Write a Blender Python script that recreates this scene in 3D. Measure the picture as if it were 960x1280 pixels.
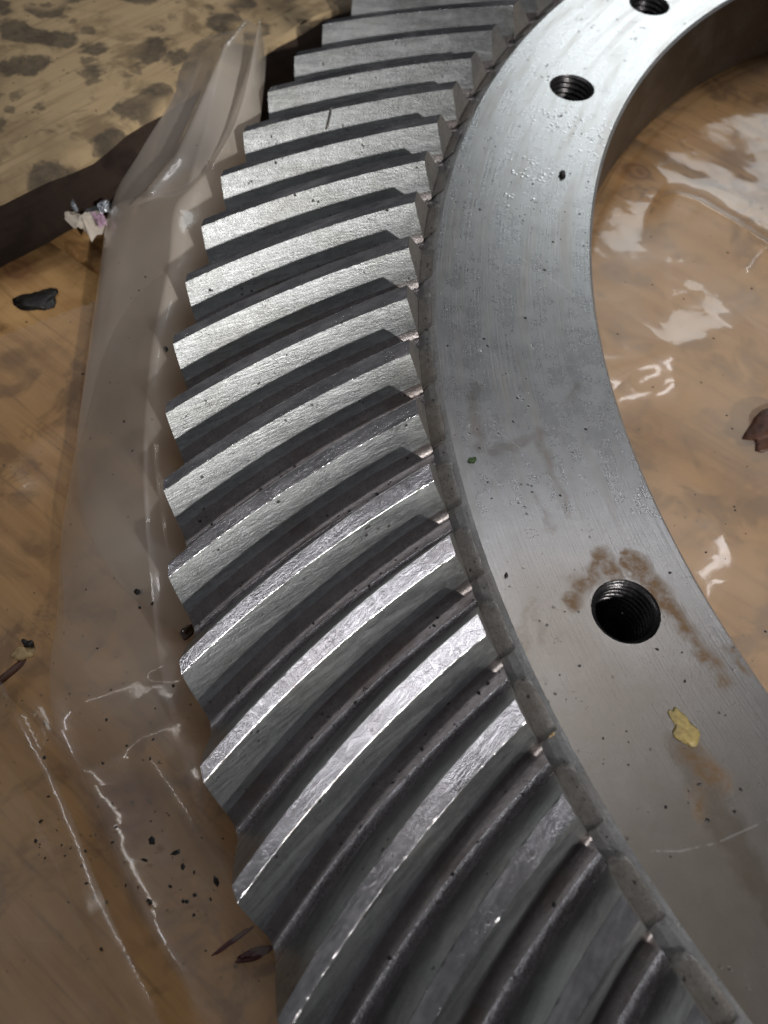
import bpy, bmesh, math, random
from mathutils import Vector, Matrix
from mathutils.geometry import tessellate_polygon
import numpy as np
random.seed(7); rng = np.random.default_rng(7)
R_ = math.radians
S = 0.30                      # metres per unit; one unit = radius of the gear's bore

for o in list(bpy.data.objects): bpy.data.objects.remove(o)
sc = bpy.context.scene
col = sc.collection

# ------------------------------------------------------------------ camera
CAMR = np.array([[0.99838289, -0.02923464, -0.0487539],
                 [0.0, 0.85763027, -0.51426678],
                 [0.05684722, 0.51343516, 0.85624338]])
CAMP = np.array([-1.28323701, -0.65653554, 0.67732586])
FOC = 1030.0
cam = bpy.data.cameras.new('camera'); camo = bpy.data.objects.new('camera', cam); col.objects.link(camo)
m = Matrix([list(CAMR[i]) + [CAMP[i] * S] for i in range(3)] + [[0, 0, 0, 1]])
camo.matrix_world = m
cam.sensor_fit = 'AUTO'; cam.sensor_width = 36; cam.lens = FOC / 1280 * 36
cam.clip_start = 0.01; cam.clip_end = 100
cam.dof.use_dof = True; cam.dof.focus_distance = 0.255; cam.dof.aperture_fstop = 13.0
sc.camera = camo

def W(px, py, z=0.0):
    """point of the horizontal plane z seen at a photograph pixel (used once, to measure where things lie)"""
    d = CAMR @ np.array([(px - 480) / FOC, -(py - 640) / FOC, -1.0])
    t = (z - CAMP[2]) / d[2]
    return (CAMP[0] + d[0] * t, CAMP[1] + d[1] * t)

# ------------------------------------------------------------------ world and lamps (indoors)
w = bpy.data.worlds.new('World'); sc.world = w; w.use_nodes = True
bg = w.node_tree.nodes['Background']
# dim room: dark towards the floor, a faintly lit pale ceiling above
bg.inputs['Strength'].default_value = 1.0
_t = w.node_tree; _c = _t.nodes.new('ShaderNodeTexCoord'); _s = _t.nodes.new('ShaderNodeSeparateXYZ'); _m = _t.nodes.new('ShaderNodeMapRange')
_m.interpolation_type = 'SMOOTHSTEP'; _m.inputs[1].default_value = 0.10; _m.inputs[2].default_value = 0.75
_x = _t.nodes.new('ShaderNodeMix'); _x.data_type = 'RGBA'; _x.inputs[6].default_value = (0.014, 0.016, 0.018, 1); _x.inputs[7].default_value = (0.095, 0.095, 0.099, 1)
_t.links.new(_c.outputs['Generated'], _s.inputs[0]); _t.links.new(_s.outputs[2], _m.inputs[0]); _t.links.new(_m.outputs[0], _x.inputs[0]); _t.links.new(_x.outputs[2], bg.inputs['Color'])
AIM = Vector((-1.25, 0.0, -0.05)) * S

def lamp(name, kind, d, dist, energy, color, **kw):
    L = bpy.data.lights.new(name, kind); L.energy = energy; L.color = color
    o = bpy.data.objects.new(name, L); col.objects.link(o)
    d = Vector(d).normalized()
    aim = kw.pop('aim', AIM)
    o.location = AIM + d * dist
    z = (o.location - aim).normalized()
    x = Vector(kw.pop('xaxis', (1, 0, 0))); x = (x - z * x.dot(z)).normalized(); y = z.cross(x)
    o.matrix_world = Matrix([[x[i], y[i], z[i], o.location[i]] for i in range(3)] + [[0, 0, 0, 1]])
    for k, v in kw.items(): setattr(L, k, v)
    return o
kaim = Vector((-0.95, -0.02, 0)) * S
lamp('work_lamp', 'SPOT', (0.46, -0.73, 0.505), 2.6, 158, (1.0, 0.97, 0.94), aim=kaim,
     spot_size=R_(10.2), spot_blend=0.75, shadow_soft_size=0.045)
lamp('ceiling_tube', 'AREA', (-0.02, 0.265, 0.95), 2.2, 8.5, (0.97, 0.96, 1.0), xaxis=(0.95, 0.28, 0),
     shape='RECTANGLE', size=2.4, size_y=0.06)
lamp('far_window', 'AREA', (0.36, 0.85, 0.44), 3.0, 10.0, (0.93, 0.98, 1.0), xaxis=(0.9, -0.43, 0),
     shape='RECTANGLE', size=1.1, size_y=0.65)
sc.view_settings.view_transform = 'Standard'; sc.view_settings.look = 'None'
sc.view_settings.exposure = 0.08; sc.view_settings.gamma = 1.0
sc.render.engine = 'CYCLES'
sc.cycles.max_bounces = 6; sc.cycles.transparent_max_bounces = 10

# ------------------------------------------------------------------ node helpers
class NT:
    def __init__(s, name):
        s.m = bpy.data.materials.new(name); s.m.use_nodes = True
        s.t = s.m.node_tree; s.n = s.t.nodes; s.bsdf = s.n['Principled BSDF']; s.out = s.n['Material Output']
    def new(s, t, **kw):
        n = s.n.new(t)
        for k, v in kw.items(): setattr(n, k, v)
        return n
    def set(s, sock, v):
        if isinstance(v, bpy.types.NodeSocket): s.t.links.new(v, sock)
        else: sock.default_value = v
    def math(s, op, a, b=0.0, c=0.0, clamp=False):
        n = s.new('ShaderNodeMath', operation=op); n.use_clamp = clamp
        for i, v in enumerate((a, b, c)): s.set(n.inputs[i], v)
        return n.outputs[0]
    def vmath(s, op, a, b=(0, 0, 0)):
        n = s.new('ShaderNodeVectorMath', operation=op)
        s.set(n.inputs[0], a); s.set(n.inputs[1], b)
        return n.outputs['Value'] if op in ('LENGTH', 'DOT_PRODUCT', 'DISTANCE') else n.outputs[0]
    def scale(s, v, k):
        n = s.new('ShaderNodeVectorMath', operation='SCALE'); s.set(n.inputs[0], v); s.set(n.inputs[3], k); return n.outputs[0]
    def noise(s, vec, scale, detail=4, rough=0.6, dist=0.0, out='Fac'):
        n = s.new('ShaderNodeTexNoise'); s.set(n.inputs['Vector'], vec); n.inputs['Scale'].default_value = scale
        n.inputs['Detail'].default_value = detail; n.inputs['Roughness'].default_value = rough
        n.inputs['Distortion'].default_value = dist
        return n.outputs[out]
    def vor(s, vec, scale, feature='F1', out='Distance'):
        n = s.new('ShaderNodeTexVoronoi', feature=feature); s.set(n.inputs['Vector'], vec); n.inputs['Scale'].default_value = scale
        return n.outputs[out]
    def ramp(s, f, a, b):            # smooth 0..1 between a and b
        n = s.new('ShaderNodeMapRange', interpolation_type='SMOOTHSTEP')
        s.set(n.inputs[0], f); n.inputs[1].default_value = a; n.inputs[2].default_value = b
        return n.outputs[0]
    def mix(s, f, a, b):
        n = s.new('ShaderNodeMix', data_type='RGBA'); s.set(n.inputs[0], f)
        for i, v in ((6, a), (7, b)):
            s.set(n.inputs[i], v if isinstance(v, bpy.types.NodeSocket) else (*v, 1))
        return n.outputs[2]
    def mixf(s, f, a, b):
        n = s.new('ShaderNodeMix', data_type='FLOAT'); s.set(n.inputs[0], f); s.set(n.inputs[2], a); s.set(n.inputs[3], b)
        return n.outputs[0]
    def bump(s, h, strength, dist, normal=None):
        n = s.new('ShaderNodeBump'); s.set(n.inputs['Height'], h); n.inputs['Strength'].default_value = strength
        n.inputs['Distance'].default_value = dist
        if normal is not None: s.set(n.inputs['Normal'], normal)
        return n.outputs[0]
    def coords(s, perobj=False):
        c = s.new('ShaderNodeTexCoord').outputs['Object']
        if perobj:
            r = s.new('ShaderNodeObjectInfo').outputs['Random']
            cx = s.new('ShaderNodeCombineXYZ'); s.set(cx.inputs[0], s.math('MULTIPLY', r, 13.7)); s.set(cx.inputs[1], s.math('MULTIPLY', r, 7.3)); s.set(cx.inputs[2], s.math('MULTIPLY', r, 3.1))
            c = s.vmath('ADD', c, cx.outputs[0])
        return c
    def P(s, **kw):
        names = dict(color='Base Color', metal='Metallic', rough='Roughness', normal='Normal', spec='Specular IOR Level',
                     aniso='Anisotropic', tangent='Tangent', alpha='Alpha', coat='Coat Weight', coatr='Coat Roughness')
        for k, v in kw.items():
            if isinstance(v, tuple) and len(v) == 3: v = (*v, 1)
            s.set(s.bsdf.inputs[names[k]], v)
    def capsule(s, vec, a, b, r, soft):   # 1 inside a capsule from a to b (world units), 0 outside
        a = Vector((a[0] * S, a[1] * S, 0)); b = Vector((b[0] * S, b[1] * S, 0)); ab = b - a
        pa = s.vmath('SUBTRACT', vec, tuple(a))
        t = s.math('DIVIDE', s.vmath('DOT_PRODUCT', pa, tuple(ab)), max(ab.length_squared, 1e-9), clamp=True)
        cl = s.new('ShaderNodeVectorMath', operation='SCALE'); cl.inputs[0].default_value = tuple(ab); s.set(cl.inputs[3], t)
        d = s.vmath('LENGTH', s.vmath('SUBTRACT', pa, cl.outputs[0]))
        return s.ramp(d, (r + soft) * S, (r - soft) * S)
    def maxall(s, L):
        o = L[0]
        for x in L[1:]: o = s.math('MAXIMUM', o, x)
        return o

def flat_xy(t, vec):
    return t.vmath('MULTIPLY', vec, (1, 1, 0))

# ------------------------------------------------------------------ materials
def steel(name, base=(0.50, 0.52, 0.53), rough=0.42, brown=0.25, brown_col=(0.20, 0.14, 0.10), specks=0.5, grain=0.35, perobj=True,
          along=False, metal=1.0):
    t = NT(name); c = t.coords(perobj)
    big = t.noise(c, 45, 4, 0.6); fine = t.noise(c, 1500, 3, 0.7); mid = t.noise(c, 330, 5, 0.75); gr_ = t.noise(c, 1100, 3, 0.85)
    colr = t.mix(t.ramp(mid, 0.3, 0.75), tuple(x * 0.80 for x in base), tuple(min(1, x * 1.12) for x in base))
    colr = t.mix(t.math('MULTIPLY', t.ramp(gr_, 0.52, 0.66), 0.50 * grain + 0.15), colr, tuple(x * 0.35 for x in base))
    st = t.math('MULTIPLY', t.ramp(big, 0.46, 0.72), brown)
    colr = t.mix(st, colr, brown_col)
    streak = 0.5
    if along:      # tool marks run along the tooth
        sc_ = t.vmath('MULTIPLY', c, (0.07, 1.0, 1.0)); streak = t.noise(sc_, 1000, 4, 0.75)
        s2 = t.noise(sc_, 260, 3, 0.6)
        colr = t.mix(t.math('MULTIPLY', t.ramp(streak, 0.42, 0.62), 0.38), colr, tuple(x * 0.45 for x in base))
        colr = t.mix(t.math('MULTIPLY', t.ramp(s2, 0.48, 0.66), 0.30), colr, tuple(min(1, x * 1.5) for x in base))
    # dark crumbs and pits
    v = t.vor(c, 420); pick = t.noise(c, 190, 2, 0.5)
    sp = t.math('MULTIPLY', t.ramp(v, 0.30, 0.16), t.ramp(pick, 0.60, 0.68))
    v2 = t.vor(c, 1300); sp2 = t.math('MULTIPLY', t.ramp(v2, 0.22, 0.12), t.ramp(pick, 0.54, 0.66))
    spk = t.math('MULTIPLY', t.math('MAXIMUM', sp, sp2), specks)
    colr = t.mix(spk, colr, (0.03, 0.025, 0.02))
    ro = t.math('ADD', t.math('MULTIPLY', t.math('SUBTRACT', gr_, 0.5), 0.5 * grain), rough)
    ro = t.math('ADD', ro, t.math('MULTIPLY', spk, 0.3))
    h = t.math('ADD', t.math('MULTIPLY', fine, 0.8), t.math('MULTIPLY', gr_, 0.8))
    if along: h = t.math('ADD', h, t.math('MULTIPLY', streak, 1.3)); ro = t.math('ADD', ro, t.math('MULTIPLY', t.math('SUBTRACT', s2, 0.5), 0.3))
    h = t.math('SUBTRACT', h, spk)
    t.P(color=colr, metal=t.math('SUBTRACT', metal, t.math('MULTIPLY', t.math('ADD', st, spk), 0.6), clamp=True), rough=ro,
        normal=t.bump(h, min(1, grain), 0.00020))
    return t
M = {}
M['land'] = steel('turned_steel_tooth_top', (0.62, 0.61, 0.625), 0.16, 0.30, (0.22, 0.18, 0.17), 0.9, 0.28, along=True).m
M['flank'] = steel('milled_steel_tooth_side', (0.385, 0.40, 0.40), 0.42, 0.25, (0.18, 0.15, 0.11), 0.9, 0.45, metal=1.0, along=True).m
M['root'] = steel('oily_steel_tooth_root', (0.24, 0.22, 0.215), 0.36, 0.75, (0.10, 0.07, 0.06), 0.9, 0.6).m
M['fillet'] = steel('lit_rough_steel_root_curve', (0.60, 0.59, 0.61), 0.26, 0.25, (0.14, 0.11, 0.10), 0.9, 1.0, along=True).m  # lighter copy of the root steel: painted-in reflection on the far-side curve
M['toe'] = steel('rusty_steel_tooth_end', (0.36, 0.345, 0.325), 0.42, 0.75, (0.18, 0.14, 0.105), 0.9, 0.8, metal=0.75).m
M['bore'] = steel('bore_wall_steel', (0.17, 0.15, 0.13), 0.45, 0.5, (0.10, 0.09, 0.07), 0.4, 0.4, perobj=False).m
M['rim'] = steel('chamfer_steel', (0.52, 0.52, 0.52), 0.42, 0.35, (0.19, 0.14, 0.09), 0.7, 0.6, perobj=False, metal=0.7).m

def disc_mat():
    t = NT('turned_steel_face'); c = t.coords()
    cf = flat_xy(t, c)
    big = t.noise(c, 14, 4, 0.55); mid = t.noise(c, 120, 5, 0.65); fine = t.noise(c, 1400, 3, 0.7)
    # polar coordinates, so that grooves and oil smears follow the turning
    sx = t.new('ShaderNodeSeparateXYZ'); t.set(sx.inputs[0], c)
    rad = t.vmath('LENGTH', cf); ang = t.math('ARCTAN2', sx.outputs[1], sx.outputs[0])
    ang = t.math('ARCTAN2', t.math('MULTIPLY', sx.outputs[1], -1), t.math('MULTIPLY', sx.outputs[0], -1))
    pc = t.new('ShaderNodeCombineXYZ'); t.set(pc.inputs[0], t.math('MULTIPLY', rad, 170)); t.set(pc.inputs[1], t.math('MULTIPLY', ang, 5.0))
    smear = t.noise(pc.outputs[0], 1.0, 5, 0.62, 0.3)
    pc2 = t.new('ShaderNodeCombineXYZ'); t.set(pc2.inputs[0], t.math('MULTIPLY', rad, 1700)); t.set(pc2.inputs[1], t.math('MULTIPLY', ang, 10.0))
    groove = t.noise(pc2.outputs[0], 1.0, 2, 0.6)
    colr = t.mix(t.ramp(mid, 0.3, 0.7), (0.375, 0.38, 0.38), (0.43, 0.435, 0.435))
    # oil-brown lower part
    wq = W(860, 1130)
    low = t.capsule(t.vmath('ADD', cf, t.scale(t.vmath('SUBTRACT', t.noise(c, 12, 3, out='Color'), (0.5, 0.5, 0.5)), 0.06)), W(760, 860), W(930, 1300), 0.13, 0.10)
    br = t.math('MULTIPLY', t.ramp(smear, 0.46, 0.74), 0.40)
    br = t.math('MAXIMUM', br, t.math('MULTIPLY', low, t.mixf(t.ramp(big, 0.3, 0.7), 0.45, 0.85)))
    colr = t.mix(br, colr, (0.26, 0.215, 0.165))
    dist = t.scale(t.vmath('SUBTRACT', t.noise(c, 130, 4, out='Color'), (0.5, 0.5, 0.5)), 0.010)
    cd = t.vmath('ADD', cf, flat_xy(t, dist))
    def cap(a, b, r, soft=0.006): return t.capsule(cd, W(*a), W(*b), r, soft)
    rust = t.maxall([cap((754, 698), (766, 712), .010), cap((722, 735), (742, 722), .008), cap((716, 748), (718, 756), .006),
                     cap((790, 700), (812, 726), .0085), cap((812, 726), (842, 768), .0085), cap((842, 768), (868, 800), .007),
                     cap((868, 800), (893, 832), .006), cap((893, 832), (906, 856), .004), cap((806, 712), (822, 742), .006), cap((738, 710), (760, 703), .006), cap((915, 815), (930, 835), .004), cap((865, 945), (900, 978), .010),
                     cap((870, 990), (872, 1005), .005)])
    rust = t.math('MULTIPLY', rust, t.mixf(t.ramp(t.noise(c, 260, 4, .7), 0.35, 0.62), 0.25, 0.9))
    ring = cap((740, 690), (745, 830), .05, .03)
    colr = t.mix(t.math('MULTIPLY', ring, 0.0), colr, (0.3, 0.25, 0.2))
    colr = t.mix(rust, colr, (0.20, 0.105, 0.035))
    # faint brown streaks
    stk = t.maxall([cap((672, 540), (690, 585), .004), cap((615, 565), (668, 545), .0045), cap((690, 585), (706, 640), .003),
                    cap((713, 500), (722, 480), .003), cap((672, 620), (690, 660), .003), cap((660, 760), (650, 840), .004),
                    cap((670, 765), (674, 800), .0022), cap((590, 480), (600, 560), .005), cap((850, 930), (1000, 1200), .012)])
    colr = t.mix(t.math('MULTIPLY', t.math('MULTIPLY', stk, 0.55), t.mixf(t.noise(c, 200, 4), .2, 1.2)), colr, (0.15, 0.11, 0.07))
    scr = lambda a, b, r=.0007: t.capsule(cf, W(*a), W(*b), r, .0004)
    scrs = t.math('MULTIPLY', t.ramp(t.noise(c, 300, 3), .40, .55), t.maxall([scr((645, 318), (680, 342)), scr((680, 342), (722, 372)), scr((810, 1064), (850, 1064)), scr((850, 1064), (895, 1054)),
                     scr((895, 1054), (962, 1024)), scr((610, 530), (650, 560), .0005), scr((610, 560), (640, 566), .0005)]))
    colr = t.mix(t.math('MULTIPLY', scrs, 0.32), colr, (0.75, 0.74, 0.70))
    # dirt specks
    v = t.vor(c, 380); pick = t.noise(c, 80, 2, 0.5)
    sp = t.math('MULTIPLY', t.ramp(v, 0.22, 0.12), t.ramp(pick, 0.56, 0.66))
    v2 = t.vor(c, 1100); sp = t.math('MAXIMUM', sp, t.math('MULTIPLY', t.ramp(v2, 0.24, 0.14), t.ramp(mid, 0.55, 0.68)))
    colr = t.mix(t.math('MULTIPLY', sp, 0.75), colr, (0.03, 0.025, 0.02))
    # beads of oil near the second hole, with white glints painted on
    wet = t.maxall([cap((700, 150), (745, 165), .03, .02), cap((650, 205), (675, 215), .02, .015), cap((735, 185), (745, 170), .015, .01), cap((640, 250), (660, 252), .012, .01)])
    bead_glint = t.math('MULTIPLY', t.math('MULTIPLY', t.ramp(t.vor(c, 520), 0.45, 0.05), t.ramp(t.noise(c, 170, 2), 0.45, 0.55)), wet)
    ro = t.math('ADD', 0.27, t.math('MULTIPLY', t.math('SUBTRACT', mid, 0.45), 0.07))
    ro = t.math('ADD', ro, t.math('MULTIPLY', br, 0.12))
    ro = t.math('ADD', ro, t.math('MULTIPLY', rust, 0.25))
    ro = t.math('SUBTRACT', ro, t.math('MULTIPLY', bead_glint, 0.15), clamp=True)
    colr = t.mix(t.math('MULTIPLY', bead_glint, 0.8), colr, (0.85, 0.87, 0.88))
    h = t.math('ADD', t.math('MULTIPLY', fine, 0.5), t.math('MULTIPLY', groove, 0.7))
    h = t.math('SUBTRACT', h, sp)
    n1 = t.bump(h, 0.40, 0.00018)
    n2 = t.bump(bead_glint, 0.25, 0.0005, n1)
    tg = t.new('ShaderNodeTangent', direction_type='RADIAL', axis='Z')
    metal = t.math('SUBTRACT', 1.0, t.math('ADD', t.math('MULTIPLY', t.math('MAXIMUM', rust, bead_glint), 0.75), t.math('MULTIPLY', sp, 0.6)), clamp=True)
    t.P(color=colr, metal=metal, rough=ro, normal=n2, aniso=0.25, tangent=tg.outputs[0])
    return t.m
M['disc'] = disc_mat()

def thread_mat():
    t = NT('oily_shaded_thread_steel'); c = t.coords()  # oily steel, with the dark of the unlit holes put into its colour
    n = t.noise(c, 500, 4, 0.7)
    t.P(color=t.mix(n, (0.05, 0.05, 0.055), (0.16, 0.15, 0.15)), metal=0.9, rough=t.math('ADD', 0.18, t.math('MULTIPLY', n, 0.2)),
        normal=t.bump(n, 0.5, 0.0003))
    return t.m
M['thread'] = thread_mat()

GA = R_(140.5)      # direction of the boards' grain
def wood_mat(name, light, dark, mold=0.0, grain_ang=GA, gscale=1.0, rough=0.7):
    t = NT(name); c = t.coords()
    mp = t.new('ShaderNodeMapping'); t.set(mp.inputs[0], c); mp.inputs['Rotation'].default_value = (0, 0, -grain_ang)
    c1 = mp.outputs[0]
    st = t.vmath('MULTIPLY', c1, (6.0, 60.0, 40.0))
    g = t.noise(st, 1.6 * gscale, 5, 0.6, 0.8)
    st2 = t.vmath('MULTIPLY', c1, (22.0, 420.0, 300.0)); g2 = t.noise(st2, 1.0, 3, 0.6)
    big = t.noise(c, 16, 4, 0.6)
    colr = t.mix(t.math('MULTIPLY', t.ramp(g, 0.32, 0.75), 0.7), light, dark)
    colr = t.mix(t.math('MULTIPLY', t.ramp(g2, 0.5, 0.75), 0.45), colr, tuple(x * 0.45 for x in dark))
    colr = t.mix(t.math('MULTIPLY', t.ramp(big, 0.48, 0.70), 0.6), colr, tuple(x * 0.55 for x in dark))
    big2 = t.noise(c, 42, 4, 0.65, 0.6)
    colr = t.mix(t.math('MULTIPLY', t.ramp(big2, 0.50, 0.66), 0.65), colr, tuple(x * 0.45 for x in dark))
    if name == 'spruce_board':
        for kp, kr in (((797, 214), .030), ((770, 340), .026), ((160, 1010), .035), ((20, 335), .03)):
            x, y = W(*kp, -.17)
            dk = t.vmath('LENGTH', t.vmath('SUBTRACT', t.vmath('ADD', flat_xy(t, c), t.scale(t.vmath('SUBTRACT', t.noise(c, 50, 3, out='Color'), (.5, .5, .5)), .012)), (x * S, y * S, 0)))
            rg = t.math('SINE', t.math('MULTIPLY', dk, 1400))
            kn = t.math('MULTIPLY', t.ramp(dk, kr * S * 1.3, kr * S * .5), t.mixf(t.math('MULTIPLY_ADD', rg, .5, .5), .55, .9))
            colr = t.mix(kn, colr, (0.20, 0.09, 0.04))
    sp = t.math('MULTIPLY', t.ramp(t.vor(c, 260), 0.2, 0.1), t.ramp(t.noise(c, 60), 0.55, 0.62))
    colr = t.mix(t.math('MULTIPLY', sp, 0.7), colr, (0.03, 0.02, 0.015))
    if mold:
        cdist = t.vmath('ADD', c, t.scale(t.vmath('SUBTRACT', t.noise(c, 90, 4, out='Color'), (0.5, 0.5, 0.5)), 0.014))
        b = t.vor(cdist, 46); pk = t.noise(c, 17, 2)
        blob = t.math('MULTIPLY', t.ramp(b, 0.48, 0.36), t.ramp(pk, 0.36, 0.44))
        b2 = t.math('MULTIPLY', t.ramp(t.vor(cdist, 95), 0.42, 0.25), t.ramp(t.noise(c, 40, 3), 0.44, 0.54))
        bl = t.math('MULTIPLY', t.math('MAXIMUM', blob, t.math('MULTIPLY', b2, 0.8)), t.mixf(t.noise(c, 300, 5, .8), 0.45, 1.2))
        colr = t.mix(t.math('MULTIPLY', bl, mold, clamp=True), colr, (0.045, 0.038, 0.032))
    t.P(color=colr, rough=rough, spec=0.3, normal=t.bump(t.math('ADD', t.math('MULTIPLY', g2, 0.5), g), 0.35, 0.0008))
    return t.m
M['board'] = wood_mat('spruce_board', (0.62, 0.37, 0.15), (0.38, 0.195, 0.07))
M['beam'] = wood_mat('mouldy_beam', (0.50, 0.37, 0.21), (0.37, 0.26, 0.14), 0.9, R_(48), 1.0)
M['bark'] = wood_mat('dark_bark', (0.045, 0.028, 0.02), (0.025, 0.015, 0.01), 0, R_(48), 1.0, 0.9)
M['under'] = wood_mat('dark_underside_wood', (0.10, 0.06, 0.035), (0.05, 0.03, 0.02))

def film_mat(name, milk=0.16, rough=0.12, tint=(0.80, 0.76, 0.70), gloss=1.0):
    t = NT(name); c = t.coords()
    t.n.remove(t.bsdf)
    n1 = t.noise(c, 12, 2, 0.45); n2 = t.noise(c, 60, 3, 0.55)
    h = t.math('ADD', n1, t.math('MULTIPLY', n2, 0.12))
    cd = t.vmath('ADD', c, t.scale(t.vmath('SUBTRACT', t.noise(c, 14, 3, .6, out='Color'), (.5, .5, .5)), .05))
    crease = t.math('ADD', t.vor(cd, 17), t.math('MULTIPLY', t.vor(cd, 48), 0.28))     # crumpled facets
    nb = t.bump(crease, 0.2, 0.0075, t.bump(h, 0.14, 0.006))
    tr = t.new('ShaderNodeBsdfTransparent'); tr.inputs[0].default_value = (0.96, 0.94, 0.90, 1)
    gl = t.new('ShaderNodeBsdfGlossy'); gl.inputs[0].default_value = (1, 1, 1, 1)
    t.set(gl.inputs['Roughness'], 0.34); t.set(gl.inputs['Normal'], nb)
    gs = t.new('ShaderNodeBsdfGlossy'); gs.inputs[0].default_value = (1, 1, 1, 1); gs.inputs['Roughness'].default_value = rough; t.set(gs.inputs['Normal'], nb)
    gm = t.new('ShaderNodeMixShader'); gm.inputs[0].default_value = 0.42
    t.t.links.new(gl.outputs[0], gm.inputs[1]); t.t.links.new(gs.outputs[0], gm.inputs[2])
    df = t.new('ShaderNodeBsdfDiffuse'); df.inputs[0].default_value = (*tint, 1)
    tl = t.new('ShaderNodeBsdfTranslucent'); tl.inputs[0].default_value = (*tint, 1)
    ad = t.new('ShaderNodeMixShader'); ad.inputs[0].default_value = 0.35
    t.t.links.new(df.outputs[0], ad.inputs[1]); t.t.links.new(tl.outputs[0], ad.inputs[2])
    if name == 'thin_plastic_film':      # pale glare inside the ring, painted in as whiter film
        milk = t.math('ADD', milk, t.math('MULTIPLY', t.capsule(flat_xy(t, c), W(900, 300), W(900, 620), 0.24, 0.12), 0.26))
    if name == 'folded_plastic_film':    # doubled and whiter in the upper roll, single and clear lower down
        milk = t.math('MULTIPLY_ADD', t.capsule(flat_xy(t, c), W(240, 120), W(130, 620), 0.17, 0.12), 0.36, 0.10)
    a = t.new('ShaderNodeMixShader'); t.set(a.inputs[0], t.math('MULTIPLY', milk, t.mixf(t.ramp(n1, 0.3, 0.7), 0.55, 1.5)))
    t.t.links.new(tr.outputs[0], a.inputs[1]); t.t.links.new(ad.outputs[0], a.inputs[2])
    # brown dust caught on the film
    du = t.new('ShaderNodeBsdfDiffuse'); du.inputs[0].default_value = (0.05, 0.03, 0.02, 1)
    sp = t.math('MULTIPLY', t.ramp(t.vor(c, 300), 0.17, 0.10), t.ramp(t.noise(c, 70), 0.60, 0.66))
    b0 = t.new('ShaderNodeMixShader'); t.set(b0.inputs[0], t.math('MULTIPLY', sp, 0.8))
    t.t.links.new(a.outputs[0], b0.inputs[1]); t.t.links.new(du.outputs[0], b0.inputs[2])
    geo = t.new('ShaderNodeNewGeometry')
    cosv = t.math('ABSOLUTE', t.vmath('DOT_PRODUCT', nb, geo.outputs['Incoming']))
    fres = t.math('MULTIPLY_ADD', t.math('POWER', t.math('SUBTRACT', 1.0, cosv, clamp=True), 5.0), 0.95, 0.045)   # same from both sides of the thin sheet
    b = t.new('ShaderNodeMixShader'); t.set(b.inputs[0], t.math('MULTIPLY', fres, 1.7 * gloss, clamp=True))
    t.t.links.new(b0.outputs[0], b.inputs[1]); t.t.links.new(gm.outputs[0], b.inputs[2])
    t.t.links.new(b.outputs[0], t.out.inputs[0])
    return t.m
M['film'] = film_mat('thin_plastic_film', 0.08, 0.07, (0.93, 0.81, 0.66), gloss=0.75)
M['film2'] = film_mat('folded_plastic_film', 0.33, 0.09, (0.92, 0.83, 0.72), gloss=0.8)
M['film3'] = film_mat('green_tinted_plastic_film', 0.07, 0.12, (0.50, 0.56, 0.44))

def plain(name, color, rough=0.6, metal=0.0, var=0.3, scale=400, coat=0.0):
    t = NT(name); c = t.coords(); n = t.noise(c, scale, 4, 0.65)
    t.P(color=t.mix(n, tuple(x * (1 - var) for x in color), tuple(min(1, x * (1 + var)) for x in color)), rough=rough, metal=metal,
        coat=coat, normal=t.bump(n, 0.6, 0.0005))
    return t.m
M['grease'] = plain('yellow_grease', (0.42, 0.32, 0.12), 0.45, 0, 0.75, 600, 0.1)
M['grime'] = plain('black_grime', (0.02, 0.018, 0.016), 0.45)
M['leaf'] = plain('green_flake', (0.04, 0.075, 0.02), 0.6)
M['chip'] = plain('brown_bark_chip', (0.09, 0.035, 0.018), 0.5, 0, 0.6)
M['palechip'] = plain('pale_wood_chip', (0.50, 0.36, 0.18), 0.7)
M['red'] = plain('dark_red_smear', (0.075, 0.010, 0.012), 0.4)
M['paper'] = plain('pale_paper_scrap', (0.62, 0.55, 0.46), 0.7, 0, 0.15, 120)
M['pink'] = plain('pink_scrap_print', (0.55, 0.36, 0.46), 0.6, 0, 0.1)
M['foil'] = plain('grey_foil', (0.55, 0.58, 0.62), 0.25, 0.8, 0.2)
M['blackrag'] = plain('black_plastic_scrap', (0.018, 0.022, 0.022), 0.35)
M['oil'] = plain('brown_oil_drop', (0.06, 0.03, 0.012), 0.08, 0, 0.2, 300, 1.0)

# ------------------------------------------------------------------ mesh helpers
def mesh(name, V, F, mats, smooth=True, mi=None):
    me = bpy.data.meshes.new(name)
    me.from_pydata([(x * S, y * S, z * S) for x, y, z in V], [], F)
    for mm in (mats if isinstance(mats, (list, tuple)) else [mats]): me.materials.append(mm)
    me.polygons.foreach_set('use_smooth', [bool(smooth)] * len(me.polygons))
    if mi is not None: me.polygons.foreach_set('material_index', mi)
    me.update(); return me
def link(name, me, parent=None, **kw):
    o = bpy.data.objects.new(name, me); col.objects.link(o)
    if parent is not None: o.parent = parent
    for k, v in kw.items(): o[k] = v
    return o
def thing(name, label, category, group=None, loc=(0, 0, 0)):
    o = bpy.data.objects.new(name, None); col.objects.link(o); o.empty_display_size = 0.05
    o.location = [v * S for v in loc]; o['label'] = label; o['category'] = category
    if group: o['group'] = group
    return o

# ------------------------------------------------------------------ the gear
NT_ = 96; D = 2 * math.pi / NT_
RT, ZT, RH, ZH = 1.2212, 0.0269, 1.4784, -0.0243        # tooth tips at the inner and the outer end
RTr, ZTr, RHr, ZHr = 1.2035, -0.0191, 1.4656, -0.0758   # roots
PB0, PB1, PT0, PT1 = 2.6115, 2.7006, 2.5949, 2.69126
gear = thing('ring_gear', 'large grey steel gear ring with slanted teeth and tapped holes lying on plastic film', 'gear')

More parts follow.
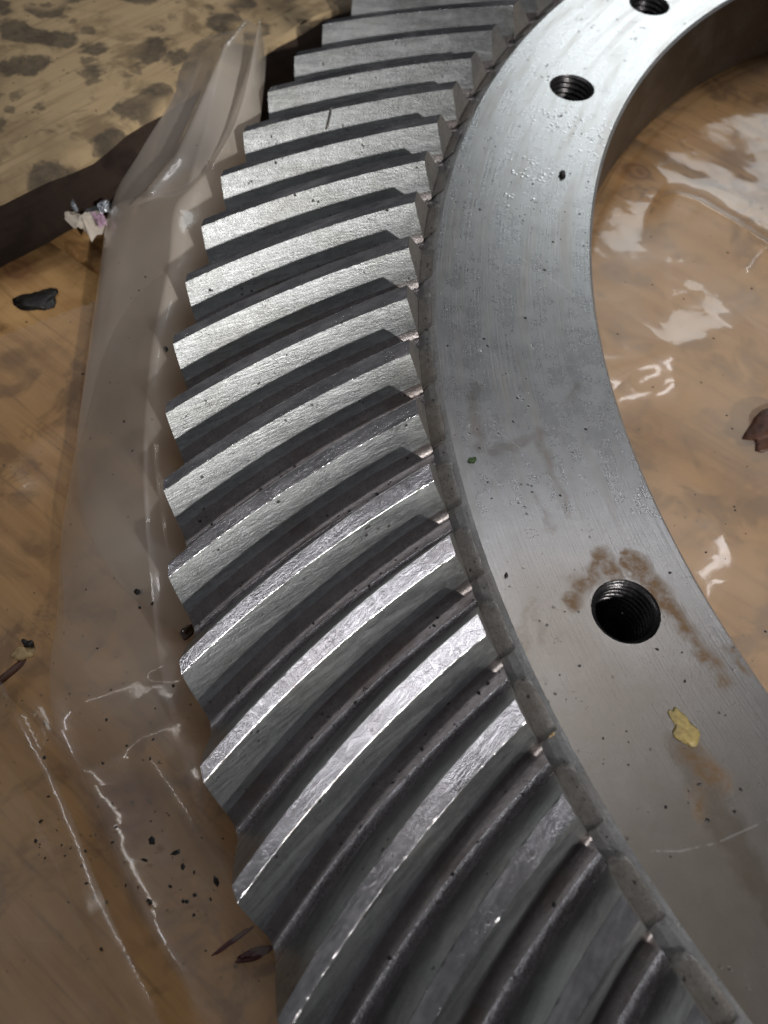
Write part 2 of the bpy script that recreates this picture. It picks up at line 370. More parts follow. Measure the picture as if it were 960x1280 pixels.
def lerp(a, b, u): return a + (b - a) * u
def tooth_mesh(seed=0):
    NU = 72; rg = random.Random(seed)
    dent = {(sg, i): (rg.random() < 0.10) * rg.uniform(.0002, .0009) + rg.uniform(0, .00008) for sg in (1, -1) for i in range(NU + 1)}
    def prof(u):
        wl = lerp(0.0083, 0.0047, u); wr = lerp(0.0238, 0.0278, u); half = D / 2
        pts = [(0.0, 0.0), (wl - 0.00030, 0.0), (wl, 0.0060)]
        for s in (0.10, 0.2, 0.3, 0.42, 0.53, 0.64):
            x = lerp(wl, wr, s); x += 0.0012 * math.sin(math.pi * min(1, s))      # slight involute belly
            pts.append((x, s))
        x0, s0 = pts[-1]
        end = min(half - 0.0004, wr + 0.0050)
        for k in range(1, 7):
            t = k / 6
            # quadratic fillet from (x0,s0) by (wr,1) to (end,1)
            x = (1 - t) ** 2 * x0 + 2 * t * (1 - t) * (wr - 0.0002) + t * t * end
            s = (1 - t) ** 2 * s0 + 2 * t * (1 - t) * 1.0 + t * t * 1.0
            pts.append((x, s))
        pts.append((half, 1.0))
        return pts
    n = len(prof(0)); V = []; rows = []
    def pos(u, x, s):
        th0 = lerp((PB0 + PT0) / 2, (PB1 + PT1) / 2, u) - 0.0035 * 4 * u * (1 - u)
        th = th0 + x - lerp(0.0050, 0.0045, u) * s
        R = lerp(lerp(RT, RH, u), lerp(RTr, RHr, u), s); z = lerp(lerp(ZT, ZH, u), lerp(ZTr, ZHr, u), s)
        return (R * math.cos(th), R * math.sin(th), z)
    F = []; MI = []
    # side strips; vertices are doubled where land meets flank so that the edge stays crisp
    def strip(idx, sign, mat):
        base = len(V)
        for i in range(NU + 1):
            u = i / NU; p = prof(u)
            for j in idx:
                dn = dent[(sign, i)]
                if j == 1: V.append(pos(u, sign * (p[j][0] - dn), p[j][1]))
                elif j == 2: V.append(pos(u, sign * (p[j][0] + dn * .2), p[j][1] + dn * 22))
                else: V.append(pos(u, sign * p[j][0], p[j][1]))
        k = len(idx)
        for i in range(NU):
            for j in range(k - 1):
                a = base + i * k + j; q = (a, a + 1, a + k + 1, a + k)
                F.append(q if sign > 0 else q[::-1]); MI.append(mat[j] if isinstance(mat, list) else mat)
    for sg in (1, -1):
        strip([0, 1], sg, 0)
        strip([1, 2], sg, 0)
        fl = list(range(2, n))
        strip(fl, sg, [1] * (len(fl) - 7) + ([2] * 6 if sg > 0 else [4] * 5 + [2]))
    # end faces
    for u, flip in ((0.0, False), (1.0, True)):
        p = prof(u); base = len(V)
        for (x, s) in p[1:]:
            for sg in (1, -1):
                P = pos(u, sg * x, s)
                V.append(P)
        for j in range(len(p) - 2):
            a = base + 2 * j; q = (a, a + 1, a + 3, a + 2)
            F.append(q if not flip else q[::-1]); MI.append(3)
        # close down to the body below
        a = base + 2 * (len(p) - 2)
        lo = len(V)
        for kx in (0, 1):
            x_, y_, z_ = V[a + kx]; V.append((x_ * (1.0 if u == 0 else 0.985), y_ * (1.0 if u == 0 else 0.985), z_ - 0.02))
        q = (a, a + 1, lo + 1, lo); F.append(q if not flip else q[::-1]); MI.append(3)
    # rusty foot of the inner end: the uncut band of the blank between the tooth and the flat face
    base = len(V); K = 8; wr = 0.0232
    prof_ = [(RTr + 0.0012, ZTr + 0.0045), (RTr - 0.0042, ZTr + 0.0105), (1.1945, -0.0034), (1.1915, -0.0022)]
    lim = [(-1.0, 1.0), (-0.97, 1.02), (-0.86, 1.03), (-0.62, 1.0)]
    for (R, z), (l0, l1) in zip(prof_, lim):
        for i in range(K + 1):
            R += rg.uniform(-.0007, .0007) if R < 1.195 else 0
            th = (PB0 + PT0) / 2 - 0.0050 + rg.uniform(-.0006, .0006) + wr * lerp(l0, l1, i / K) - 0.002 * (1.2035 - R) / 0.012
            V.append((R * math.cos(th), R * math.sin(th), z))
    for r_ in range(3):
        for i in range(K):
            a = base + r_ * (K + 1) + i; F.append((a, a + K + 1, a + K + 2, a + 1)[::-1]); MI.append(3)
    # its little side walls
    for i in (0, K):
        lo = len(V)
        for r_ in range(4):
            x_, y_, z_ = V[base + r_ * (K + 1) + i]; V.append((x_, y_, z_ - 0.010))
        for r_ in range(3):
            a = base + r_ * (K + 1) + i; F.append((a, a + K + 1, lo + r_ + 1, lo + r_)); MI.append(3)
    return mesh('tooth', V, F, [M['land'], M['flank'], M['root'], M['toe'], M['fillet']], True, MI)
tms = [tooth_mesh(s_) for s_ in range(6)]; tro = random.Random(4)
# flat shading for the two lands' narrow strips is not needed: the strips share no vertices
for k in range(-30, NT_ - 30):
    o = link('tooth', tro.choice(tms), gear); o.rotation_euler = (0, 0, k * D)

SEG = 480
def revolve(profile, name, mats, close=False, seg=SEG, mi=None):
    V, F, MI = [], [], []
    for a, (p0, p1) in enumerate(zip(profile[:-1], profile[1:])):
        b = len(V)
        for i in range(seg):
            t = 2 * math.pi * i / seg; c, s = math.cos(t), math.sin(t)
            V.append((p0[0] * c, p0[0] * s, p0[1])); V.append((p1[0] * c, p1[0] * s, p1[1]))
        for i in range(seg):
            j = (i + 1) % seg
            F.append((b + 2 * i, b + 2 * i + 1, b + 2 * j + 1, b + 2 * j)); MI.append(mi[a] if mi else 0)
    return V, F, MI
Zb = -0.150
RD = 1.1862      # outer edge of the flat face
prof = [(1.004, 0.0), (1.0, -0.004), (1.0, Zb + .004), (1.004, Zb), (1.36, Zb), (1.437, Zb + 0.02), (1.4600, ZHr - 0.012), (1.4640, ZHr - 0.0015),
        (1.2050, ZTr - 0.0018), (1.2030, -0.0175), (1.1985, -0.0105), (1.1925, -0.0042), (1.1885, -0.0014), (RD, 0.0)]
V, F, MI = revolve(prof, 'b', None, mi=[2 if 1 <= k <= 7 else 1 for k in range(len(prof))])
F = [f[::-1] for f in F]
for q_, (x_, y_, z_) in enumerate(V):      # handling wear: the outer chamfer is not perfectly even
    R0 = math.hypot(x_, y_)
    if R0 > 1.183 and -0.016 < z_ < -0.001 and R0 < 1.2:
        a_ = math.atan2(y_, x_); k_ = 1 + (.0005 * math.sin(a_ * 96 + 1) + .0003 * math.sin(a_ * 211) + .0003 * math.sin(a_ * 377 + 2) + .00025 * math.sin(a_ * 643)) / R0
        V[q_] = (x_ * k_, y_ * k_, z_)
RHH = 1.081; rh = 0.0321
hole_deg = [198.75, 154.69, 139.80]
for k in (1, 2, 3, 4, 5):
    for a in (154.69, 139.80):
        ang = (a + 60 * k) % 360
        if min(abs((ang - h + 180) % 360 - 180) for h in hole_deg) > 4: hole_deg.append(ang)
# flat face as a polar grid, with cells around the holes cut out and stitched to round rims
Rg = [1.004, 1.030, 1.081, 1.135, RD]
dA = 2 * math.pi / SEG
cells = {}
for hd in hole_deg:
    i0 = int(math.floor((R_(hd) - 0.040) / dA)); i1 = int(math.ceil((R_(hd) + 0.040) / dA)); cells[hd] = (i0, i1)
skip = set()
for i0, i1 in cells.values():
    for i in range(i0, i1): skip.add(i % SEG)
def pp(R, i): return (R * math.cos(i * dA), R * math.sin(i * dA), 0.0)
b = len(V)
for i in range(SEG):
    for R in Rg: V.append(pp(R, i))
nr = len(Rg)
for i in range(SEG):
    j = (i + 1) % SEG
    for r in range(nr - 1):
        if r in (1, 2) and i in skip: continue
        F.append((b + i * nr + r, b + i * nr + r + 1, b + j * nr + r + 1, b + j * nr + r)); MI.append(0)
for hd, (i0, i1) in cells.items():
    outer = [pp(Rg[1], i) for i in range(i0, i1 + 1)] + [pp(Rg[2], i1)] + [pp(Rg[3], i) for i in range(i1, i0 - 1, -1)] + [pp(Rg[2], i0)]
    c0 = (RHH * math.cos(R_(hd)), RHH * math.sin(R_(hd)))
    inner = [(c0[0] + rh * math.cos(2 * math.pi * k / 48), c0[1] + rh * math.sin(2 * math.pi * k / 48), 0.0) for k in range(48)]
    tris = tessellate_polygon([[Vector(p) for p in outer], [Vector(p) for p in inner[::-1]]])
    allp = outer + inner[::-1]; b = len(V); V += allp
    for tr in tris:
        a_, b_, c_ = (Vector(allp[t]) for t in tr)
        if (b_ - a_).cross(c_ - a_).z < 0: tr = tr[::-1]
        F.append(tuple(b + t for t in tr)); MI.append(0)
body = link('gear_body', mesh('gear_body', V, F, [M['disc'], M['rim'], M['bore']], True, MI), gear)

def thread_mesh():
    pitch = 0.0078; depth = 0.110; seg = 48; rows = int(depth / pitch * 6)
    V, F = [], []
    # small countersunk lip, then the helical thread
    lip = [(0.0, rh), (-0.0016, rh - 0.0010), (-0.0022, rh - 0.0018)]
    for z, r in lip:
        for k in range(seg):
            t = 2 * math.pi * k / seg; V.append((r * math.cos(t), r * math.sin(t), z))
    for i in range(rows + 1):
        z = -0.0026 - depth * i / rows
        for k in range(seg):
            t = 2 * math.pi * k / seg
            ph = ((-z / pitch) + k / seg) % 1.0
            tri = abs(ph * 2 - 1)
            r = rh - 0.0018 - 0.0034 * min(1, max(0, tri * 1.25 - 0.1))
            V.append((r * math.cos(t), r * math.sin(t), z))
    n = len(V) // seg
    for i in range(n - 1):
        for k in range(seg):
            k2 = (k + 1) % seg
            F.append((i * seg + k, i * seg + k2, (i + 1) * seg + k2, (i + 1) * seg + k))
    V.append((0, 0, -0.0026 - depth - 0.008)); c = len(V) - 1
    for k in range(seg): F.append(((n - 1) * seg + k, (n - 1) * seg + (k + 1) % seg, c))
    F = [f[::-1] for f in F]
    return mesh('threaded_hole', V, F, M['thread'], True)
th = thread_mesh()
for hd in hole_deg:
    o = link('threaded_hole', th, gear)
    o.location = (RHH * math.cos(R_(hd)) * S, RHH * math.sin(R_(hd)) * S, 0); o.rotation_euler = (0, 0, R_(hd * 3.1))

# ------------------------------------------------------------------ the pallet: boards and a mouldy beam
ZW = -0.172
pallet = thing('wooden_pallet', 'rough wooden pallet boards with a mould spotted beam under the gear', 'pallet')
gd = np.array([math.cos(GA), math.sin(GA)]); gn = np.array([math.cos(GA - math.pi / 2), math.sin(GA - math.pi / 2)])
def plank(n0, n1, l0=-3.0, l1=3.0, z=ZW):
    V, F = [], []; NL, NN = 60, 10
    for i in range(NL + 1):
        l = lerp(l0, l1, i / NL)
        w0 = 0.004 * math.sin(l * 5 + n0 * 9) + 0.002 * math.sin(l * 17 + n1); w1 = 0.004 * math.sin(l * 6 + n1 * 7)
        for j in range(NN + 1):
            f = j / NN; a, b2 = n0 + w0, n1 + w1
            x = lerp(a, b2, f); p = gd * l + gn * x
            e = 0.004 if j in (0, NN) else 0
            V.append((p[0], p[1], z - e + 0.0015 * math.sin(f * 3.1)))
        for f, x in ((0, n0 + w0), (1, n1 + w1)):
            p = gd * l + gn * x; V.append((p[0], p[1], z - 0.07))
    st = NN + 3
    for i in range(NL):
        for j in range(NN):
            a = i * st + j; F.append((a, a + 1, a + st + 1, a + st))
        a = i * st; F.append((a + NN + 1, a, a + st, a + st + NN + 1)); F.append((a + NN, a + NN + 2, a + st + NN + 2, a + st + NN))
    return mesh('board', V, F, M['board'], True)
for a, b2 in ((-2.52, -1.70), (-1.69, -0.866), (-0.852, -0.036), (-0.012, 0.80), (0.81, 1.6)):
    link('board', plank(a, b2), pallet)
# beam: runs across the boards at the top left
b0 = np.array(W(0, 345, ZW)); b1 = np.array(W(330, 155, ZW)); bd = (b1 - b0) / np.linalg.norm(b1 - b0); bn = np.array([-bd[1], bd[0]])
def beam():
    V, F, MI = [], [], []; NL = 120
    top = -0.075
    cs = [(0.0, ZW), (-0.008, ZW + 0.02), (0.004, ZW + 0.055), (0.022, top - 0.012), (0.030, top - 0.003), (0.042, top), (0.25, top + 0.004), (0.50, top + 0.002), (0.9, top), (0.9, ZW)]
    rr = random.Random(3)
    ph = [rr.uniform(0, 6) for _ in range(20)]
    for i in range(NL + 1):
        l = lerp(-1.0, 3.2, i / NL)
        for j, (x, z) in enumerate(cs):
            wob = (0.008 * math.sin(l * 7 + ph[j]) + 0.005 * math.sin(l * 19 + ph[j + 5]) + 0.003 * math.sin(l * 43 + ph[j + 8])) if j < 5 else 0
            p = b0 + bd * l + bn * (x + wob)
            V.append((p[0], p[1], z + 0.3 * wob * (0 < j < 9)))
    n = len(cs)
    for i in range(NL):
        for j in range(n - 1):
            a = i * n + j; F.append((a, a + n, a + n + 1, a + 1)); MI.append(1 if j < 3 else 0)
    return mesh('beam', V, F, [M['beam'], M['bark']], True, MI)
link('beam', beam(), pallet, label='thick board with dark mould blotches and black bark edge')
# dark ground far below the gaps
gv = [(-6, -6, -0.36), (6, -6, -0.36), (6, 6, -0.36), (-6, 6, -0.36)]
link('floor', mesh('floor', gv, [(0, 1, 2, 3)], M['under'], False), kind='structure')

# ------------------------------------------------------------------ plastic film
def seg_dist(X, Y, pts):
    """distance of every grid point to a polyline, position along it (0..1) and side (+ left of travel)"""
    best = np.full(X.shape, 1e9); tt = np.zeros(X.shape); sd = np.zeros(X.shape)
    L = [math.dist(a, b) for a, b in zip(pts[:-1], pts[1:])]; tot = sum(L); acc = 0
    for (a, b), l in zip(zip(pts[:-1], pts[1:]), L):
        dx, dy = b[0] - a[0], b[1] - a[1]
        t = np.clip(((X - a[0]) * dx + (Y - a[1]) * dy) / (l * l), 0, 1)
        d = np.hypot(X - a[0] - t * dx, Y - a[1] - t * dy)
        m_ = d < best; best = np.where(m_, d, best); tt = np.where(m_, (acc + t * l) / tot, tt)
        sd = np.where(m_, np.sign(dx * (Y - a[1]) - dy * (X - a[0])), sd); acc += l
    return best, tt, sd
def ridge(X, Y, px, amp, wl, wr=None, zp=-0.15, ends=0.12):
    pts = [W(*p, zp) for p in px]; d, t, s = seg_dist(X, Y, pts); wr = wr or wl
    w_ = np.where(s > 0, wl, wr)
    return amp * np.exp(-(d / w_) ** 1.5) * np.clip(t / ends, 0, 1) ** .7 * np.clip((1 - t) / ends, 0, 1) ** .7
def smooth_noise(X, Y, waves, seed):
    r = np.random.default_rng(seed); H = np.zeros(X.shape)
    for (wlen, amp) in waves:
        for _ in range(4):
            a = r.uniform(0, math.pi); p = r.uniform(0, 6.28); k = 2 * math.pi / (wlen * r.uniform(.7, 1.3))
            H += amp / 4 * np.sin(k * (X * math.cos(a) + Y * math.sin(a)) + p + 1.5 * np.sin(k * .4 * (X * math.sin(a) - Y * math.cos(a)) + p))
    return H
film = thing('plastic_film', 'crumpled clear plastic film spread over the boards beneath the gear', 'plastic film')
def grid_film(name, x0, x1, y0, y1, n, hfun, keep, mat, z0):
    xs = np.linspace(x0, x1, n); ys = np.linspace(y0, y1, int(n * (y1 - y0) / (x1 - x0)))
    X, Y = np.meshgrid(xs, ys); Z = z0 + hfun(X, Y); K = keep(X, Y)
    V = np.stack([X.ravel(), Y.ravel(), Z.ravel()], 1).tolist(); F = []
    nx = len(xs)
    for j in range(len(ys) - 1):
        for i in range(nx - 1):
            if K[j, i] and K[j + 1, i + 1] and K[j, i + 1] and K[j + 1, i]:
                a = j * nx + i; F.append((a, a + 1, a + nx + 1, a + nx))
    used = sorted({v for f in F for v in f}); mp = {v: k for k, v in enumerate(used)}
    return mesh(name, [V[v] for v in used], [tuple(mp[v] for v in f) for f in F], mat, True)
def side_of(X, Y, px, zp=-0.16):
    """True where the point is on the side of the line px->px that the third pixel lies on"""
    a, b_, c_ = [W(*p, zp) for p in px]
    f = lambda x, y: (b_[0] - a[0]) * (y - a[1]) - (b_[1] - a[1]) * (x - a[0])
    return f(X, Y) * np.sign(f(*c_)) > 0
def undergear(X, Y):
    R = np.hypot(X, Y); return np.clip(np.minimum((R - 1.03) / 0.06, (1.455 - R) / 0.06) + .5, 0, 1)
def h_base(X, Y):
    R = np.hypot(X, Y)
    H = smooth_noise(X, Y, [(0.7, .006), (0.3, .0014)], 5)
    H += ridge(X, Y, [(12, 862), (45, 925), (78, 992), (105, 1055), (128, 1118), (150, 1165), (200, 1262), (235, 1330)], .030, .016, .030)
    H += ridge(X, Y, [(150, 500), (130, 640), (105, 760), (110, 860), (150, 940)], .012, .07, .05)
    H += ridge(X, Y, [(390, 560 + 350), (340, 900), (300, 840), (225, 780)], .0, .02)
    H += ridge(X, Y, [(175, 930), (215, 990), (260, 1060), (300, 1110)], .008, .010, .010)
    H += ridge(X, Y, [(205, 850), (213, 815), (222, 770)], .004, .010)
    H += ridge(X, Y, [(0, 600), (60, 540), (120, 490)], .007, .04)
    # inside the bore
    H += ridge(X, Y, [(680, 490), (750, 470), (800, 455), (845, 442), (885, 428), (940, 405)], .011, .045)
    H += ridge(X, Y, [(822, 245), (870, 262), (915, 290), (975, 330)], .022, .025, .05)
    H += ridge(X, Y, [(833, 245), (832, 330), (836, 420), (850, 520), (880, 620), (930, 720)], .004, .030)
    g = undergear(X, Y)
    return H * (1 - g) + 0.0 * g + np.clip(R - 1.46, 0, .05) * 0.15 + np.where(R < .98, 0.004, 0)
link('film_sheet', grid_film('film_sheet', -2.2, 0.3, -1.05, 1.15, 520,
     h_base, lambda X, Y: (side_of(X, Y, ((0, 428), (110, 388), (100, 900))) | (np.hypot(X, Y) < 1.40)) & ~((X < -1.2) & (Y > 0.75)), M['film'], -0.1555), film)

def loft(name, left, right, hprof, mat, z0, nv=200, nu=90, seed=1, wav=.002, lift=0.0):
    """a piece of film between two outlines, arched by hprof(u, v)"""
    def spl(pts, v, zz):
        pts = [np.array(W(*p, zz)) for p in pts]; n = len(pts) - 1; f = v * n; i = min(int(f), n - 1); t = f - i
        p0 = pts[max(i - 1, 0)]; p1 = pts[i]; p2 = pts[i + 1]; p3 = pts[min(i + 2, n)]
        return 0.5 * ((2 * p1) + (-p0 + p2) * t + (2 * p0 - 5 * p1 + 4 * p2 - p3) * t * t + (-p0 + 3 * p1 - 3 * p2 + p3) * t ** 3)
    def zo(v): return lift * max(0.0, 1 - v / 0.30) ** 1.3
    def spl2(pts, v):
        return spl(pts, v, z0 + zo(v))
    P = []
    for i in range(nv + 1):
        v = i / nv; a = spl2(left, v); c = spl2(right, v)
        for j in range(nu + 1):
            u = j / nu; u2 = u ** 1.6 if u < 1 else 1; q = a + (c - a) * u2; P.append((q[0], q[1], u2, v))
    P = np.array(P); nz = smooth_noise(P[:, 0], P[:, 1], [(0.4, wav * 1.5), (0.12, wav * .25)], seed)
    V = []
    for k, (x, y, u, v) in enumerate(P):
        V.append((x, y, z0 + zo(v) + hprof(u, v) + nz[k] * min(1, u * 8) * min(1, (1 - u) * 8)))
    F = []; st = nu + 1
    for i in range(nv):
        for j in range(nu): a = i * st + j; F.append((a, a + st, a + st + 1, a + 1))
    return V, F
def pouch_h(u, v):
    A = 0.055 * min(1, v * 6 + .15) * min(1, (1 - v) * 2.2)
    A *= 1.5
    return A * ((u / 0.7) ** 0.75 if u < .7 else 1 - 0.5 * ((u - .7) / .3) ** 1.5)
left = [(300, 36), (232, 60), (196, 110), (160, 190), (134, 280), (120, 370), (106, 470), (92, 570), (76, 670), (72, 760), (62, 850), (80, 960), (140, 1090), (215, 1210), (300, 1340)]
right = [(332, 60), (334, 95), (330, 160), (318, 230), (290, 310), (268, 400), (250, 480), (246, 580), (250, 680), (265, 790), (290, 920), (330, 1060), (380, 1180), (450, 1340)]
V, F = loft('pouch', left, right, pouch_h, None, -0.148, seed=11, lift=0.085)
X = np.array([p[0] for p in V]); Y = np.array([p[1] for p in V])
add = ridge(X, Y, [(322, 70), (300, 120), (262, 180), (228, 235), (190, 262), (140, 262)], .020, .022, .010, -0.11)
V = [(p[0], p[1], p[2] + a) for p, a in zip(V, add)]
link('film_fold', mesh('film_fold', V, F, M['film2'], True), film, label='milky rolled fold of the plastic film')
left2 = [(322, 78), (290, 150), (255, 215), (215, 255), (170, 267), (138, 266), (124, 360), (108, 470), (97, 560), (108, 650), (150, 730), (235, 800)]
right2 = [(333, 100), (330, 165), (322, 220), (305, 270), (290, 310), (275, 350), (268, 400), (250, 480), (246, 580), (250, 660), (255, 740), (262, 815)]
V, F = loft('flap', left2, right2, lambda u, v: 0.004 + pouch_h(u, .15 + v * .8), None, -0.143, seed=11, lift=0.065)
link('film_flap', mesh('film_flap', V, F, M['film2'], True), film)
left3 = [(-60, 820), (-60, 900), (-60, 1000), (-60, 1100), (-60, 1200), (-60, 1330)]
right3 = [(12, 862), (46, 925), (86, 1000), (128, 1105), (160, 1180), (230, 1330)]
V, F = loft('flap_low', left3, right3, lambda u, v: 0.010 + 0.012 * u, None, -0.150, seed=21)
link('film_flap', mesh('film_flap', V, F, M['film3'], True), film)

# ------------------------------------------------------------------ small things
from mathutils.bvhtree import BVHTree
TREES = []
for o in film.children:
    me = o.data; TREES.append(BVHTree.FromPolygons([v.co.copy() for v in me.vertices], [tuple(p.vertices) for p in me.polygons]))
def rest(x, y, z_else=-0.150):
    """height of the uppermost film layer at x, y"""
    h = [t.ray_cast(Vector((x * S, y * S, 1)), Vector((0, 0, -1)))[0] for t in TREES]
    h = [v.z / S for v in h if v is not None]
    return max(h) if h else z_else
def settle(px):
    z = -0.150
    for _ in range(6): z = rest(*W(*px, z))
    return z
def lump(name, px, z, w_, l_, h_, ang, mat, label, category, seed, group=None, jag=0.3):
    """a small irregular flattened body lying at a spot"""
    if z is None: z = settle(px)
    r = random.Random(seed); x, y = W(*px, z); bm = bmesh.new()
    bmesh.ops.create_icosphere(bm, subdivisions=3, radius=1)
    f = [(r.uniform(1.5, 4), Vector((r.gauss(0, 1), r.gauss(0, 1), r.gauss(0, 1))).normalized(), r.uniform(0, 6)) for _ in range(6)]
    for v in bm.verts:
        k = 1 + jag * sum(math.sin(a * v.co.dot(d) * 2 + p) for a, d, p in f) / 3
        c = v.co * k; v.co = Vector((c.x * l_ / 2, c.y * w_ / 2, max(c.z, -0.3) * h_)) * S
    for fc in bm.faces: fc.smooth = True
    me = bpy.data.meshes.new(name); bm.to_mesh(me); bm.free(); me.materials.append(mat)
    o = link(name, me, None, label=label, category=category)
    if group: o['group'] = group
    o.location = (x * S, y * S, z * S); o.rotation_euler = (0, 0, R_(ang)); return o
gr = thing('grease_dab', 'small yellow grease dab stuck on the grey gear face', 'grease', loc=(*W(857, 912), 0.001))
for px, a, b2, an, sd in (((849, 900), .024, .012, -60, 5), ((858, 916), .026, .020, -75, 8)):
    o = lump('grease_blob', px, 0.0005, b2, a, .0009, an, M['grease'], '', '', sd, jag=.22)
    del o['label']; del o['category']; o.location -= gr.location; o.parent = gr
lump('green_flake', (590, 575), 0.001, .006, .008, .0012, 20, M['leaf'], 'tiny dark green flake on the gear face near the teeth', 'flake', 2)
lump('dirt_crumb', (703, 217), 0.0015, .008, .012, .003, 80, M['grime'], 'black dirt crumb on the gear face below the second hole', 'dirt', 3)
lump('dirt_crumb', (633, 719), 0.001, .003, .005, .002, 80, M['grime'], 'tiny black crumb on the gear face left of the largest hole', 'dirt', 9)
lump('tar_blob', (46, 375), ZW + .002, .034, .054, .003, 25, M['grime'], 'flat black tar blob on the bare board at left', 'tar blob', 4)
lump('bark_chip', (966, 536), None, .045, .10, .010, 40, M['chip'], 'reddish brown bark chip poking from film inside the ring at right edge', 'bark chip', 5, jag=.22)
lump('wood_splinter', (10, 843), None, .009, .045, .004, 48, M['chip'], 'dark brown wood splinter at left edge of the film', 'splinter', 6, jag=.15)
lump('wood_chip', (30, 817), None, .016, .022, .005, 40, M['palechip'], 'pale wood chip on film beside the brown splinter', 'wood chip', 7, jag=.4)
lump('tar_crumb', (36, 806), None, .008, .014, .005, -30, M['grime'], 'small black crumb touching the pale wood chip', 'crumb', 8, jag=.4)
lump('wood_crumb', (683, 916) if False else (692, 917), -.008, .008, .010, .004, 10, M['palechip'], 'cream coloured crumb in the tooth groove rim', 'crumb', 10, jag=.3)
lump('oil_drop', (233, 789), None, .012, .016, .003, 60, M['oil'], 'wet brown oil drop at the outer teeth ends', 'oil drop', 12)
lump('red_smear', (291, 1176), None, .005, .034, .0004, 35, M['red'], 'upper dark red streak on film beside the lower teeth', 'smear', 13, jag=.25)
lump('red_smear', (318, 1192), None, .010, .030, .0004, 20, M['red'], 'lower wider dark red smear on film beside the lower teeth', 'smear', 14, jag=.3)
lump('dirt_crumb', (758, 1238), -.150, .001, .001, .001, 0, M['grime'], 'x', 'x', 15) if False else None

# scrap of packaging under the beam
sx, sy = W(115, 262, -.155)
scrap = thing('packaging_scrap', 'crumpled white and pink packaging scrap with black plastic below the mouldy beam', 'packaging', loc=(sx, sy, -.16))
def scrap_piece(name, pxs, z, mat, bend, seed):
    pts = [W(*p, z) for p in pxs]; cx = sum(p[0] for p in pts) / len(pts); cy = sum(p[1] for p in pts) / len(pts)
    V, F = [], []; r = random.Random(seed); n = len(pts); K = 5
    for k in range(K + 1):
        for i in range(n * 4):
            a = pts[i // 4]; b_ = pts[(i // 4 + 1) % n]; t = (i % 4) / 4
            x = lerp(a[0], b_[0], t); y = lerp(a[1], b_[1], t); f = k / K
            V.append((lerp(cx, x, f) - sx, lerp(cy, y, f) - sy, z + .16 + bend * (1 - f * f) + r.uniform(-.004, .004)))
    m_ = n * 4
    for k in range(K):
        for i in range(m_):
            j = (i + 1) % m_; F.append((k * m_ + i, (k + 1) * m_ + i, (k + 1) * m_ + j, k * m_ + j))
    o = link(name, mesh(name, V, F, mat, True), scrap); return o
scrap_piece('black_plastic', [(80, 262), (92, 236), (120, 222), (150, 205), (150, 240), (140, 262), (105, 275)], -.148, M['blackrag'], .014, 1)
scrap_piece('foil', [(86, 250), (92, 248), (98, 262), (94, 266)], -.128, M['foil'], .004, 2)
scrap_piece('foil', [(122, 258), (136, 250), (136, 264), (126, 266)], -.128, M['foil'], .004, 3)
scrap_piece('paper', [(62, 258), (82, 270), (104, 274), (124, 264), (134, 275), (130, 290), (114, 300), (104, 286), (92, 284)], -.140, M['paper'], .010, 4)
scrap_piece('pink_print', [(114, 266), (130, 268), (134, 282), (124, 284)], -.124, M['pink'], .003, 5)

# nick on one tooth, dust
def nick():
    k = 3; u = 0.575; th = PB0 + (PB1 - PB0) * u - 0.0035 * 4 * u * (1 - u) + k * D
    V = []
    for du, dth, dz in ((0, 0.0000, .0012), (.012, .0003, .0010), (.006, .011, -.021), (.018, .0112, -.021), (.002, .004, -.004), (.010, .0095, -.016)):
        R = lerp(RT, RH, u + du); z = lerp(ZT, ZH, u + du)
        a = th + (PB1 - PB0) * du + dth; V.append(((R + .0005) * math.cos(a), (R + .0005) * math.sin(a), z + dz + (.0022 if dz < -.002 and dz > -.02 else .0012)))
    return mesh('burr', V, [(0, 1, 5, 4), (4, 5, 3, 2), (0, 4, 2), (1, 3, 5)], M['toe'], False)
link('burr', nick(), gear)
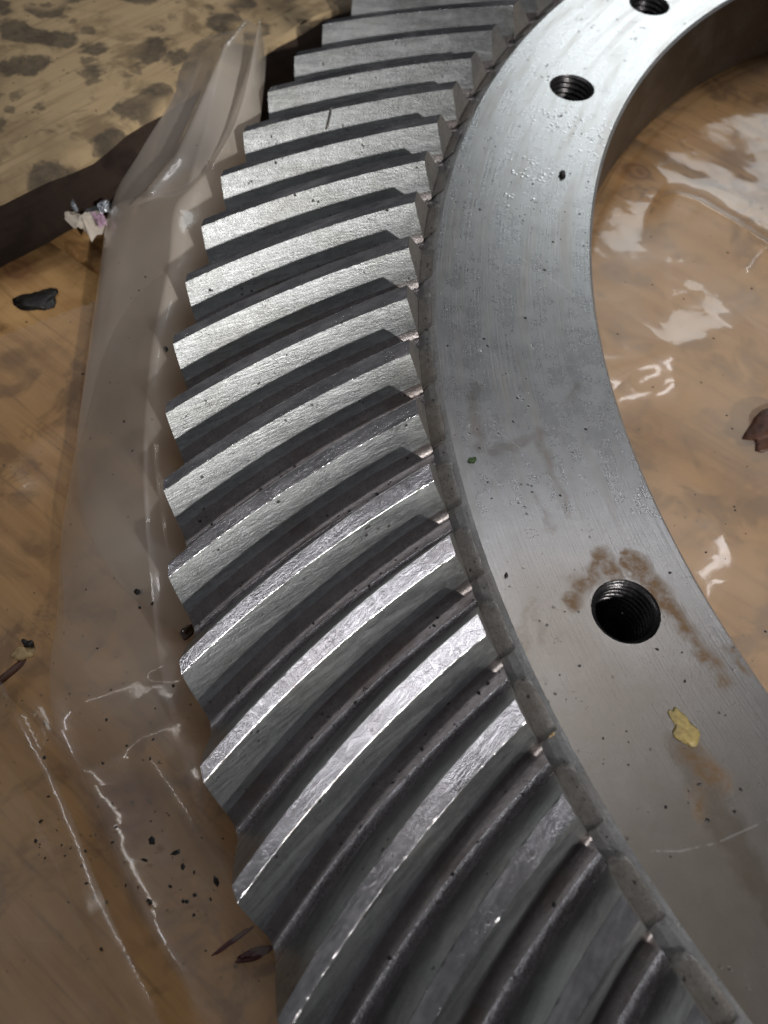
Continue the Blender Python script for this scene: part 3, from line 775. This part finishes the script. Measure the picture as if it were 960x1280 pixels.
# crumbs too many to count: on film and on the gear
def crumbs():
    V, F = [], []; r = random.Random(21)
    def one(x, y, z, s):
        b = len(V)
        P = [(0, 0, .7), (1, 0, 0), (.2, .9, 0), (-.8, .5, 0), (-.7, -.6, 0), (.4, -.9, 0)]
        a = r.uniform(0, 6); q = r.uniform(.5, 1)
        for p in P:
            k = s * r.uniform(.6, 1.3)
            V.append((x + k * (p[0] * math.cos(a) - q * p[1] * math.sin(a)), y + k * (p[0] * math.sin(a) + q * p[1] * math.cos(a)), z + s * p[2] * .6))
        for i in range(1, 6): F.append((b, b + i, b + 1 + i % 5))
    # film, lower left: a loose scatter, denser in two patches
    for _ in range(110):
        c = r.choice([(130, 1080, 90, 70), (70, 1040, 40, 60), (180, 1010, 70, 60), (160, 820, 120, 150), (230, 1120, 60, 80), (170, 420, 60, 250)])
        x, y = W(r.gauss(c[0], c[2] * .6), r.gauss(c[1], c[3] * .6), -.13)
        if math.hypot(x, y) > 1.47: one(x, y, rest(x, y), r.choice([.0007, .0009, .0012, .0015, .0022]))
    for px, s in (((172, 740), .006), ((208, 436), .005), ((228, 1083), .004), ((190, 1050), .004), ((181, 1075), .0035), ((271, 1102), .005), ((220, 1066), .0045)):
        z = settle(px); x, y = W(*px, z); one(x, y, z, s)
    # gear face
    for _ in range(150):
        a = R_(r.uniform(130, 215)); R = r.uniform(1.01, 1.18); one(R * math.cos(a), R * math.sin(a), 0.0002, r.choice([.0006, .0009, .0012, .002]))
    # grit caught in the tooth roots and along the step at the face
    for _ in range(260):
        k = r.randint(-2, 18); u = r.random() ** .8; R = lerp(RTr, RHr, u); z = lerp(ZTr, ZHr, u)
        a = lerp((PB0 + PT0) / 2, (PB1 + PT1) / 2, u) - 0.0035 * 4 * u * (1 - u) + D / 2 - .005 + r.uniform(-.005, .004) + k * D
        one(R * math.cos(a), R * math.sin(a), z + .0002, r.choice([.0008, .0011, .0015, .0024]))
    for _ in range(150):
        a = R_(r.uniform(130, 222)); one(1.1965 * math.cos(a), 1.1965 * math.sin(a), -.0055, r.choice([.0008, .0012, .002]))
    # bore film
    for _ in range(40):
        x, y = W(r.uniform(770, 960), r.uniform(200, 800), -.15)
        if math.hypot(x, y) < .96: one(x, y, rest(x, y), r.choice([.0012, .002]))
    return mesh('dirt_crumbs', V, F, M['grime'], False)
link('dirt_crumbs', crumbs(), None, kind='stuff', label='fine dark dirt crumbs scattered on the film and gear', category='dirt crumbs')
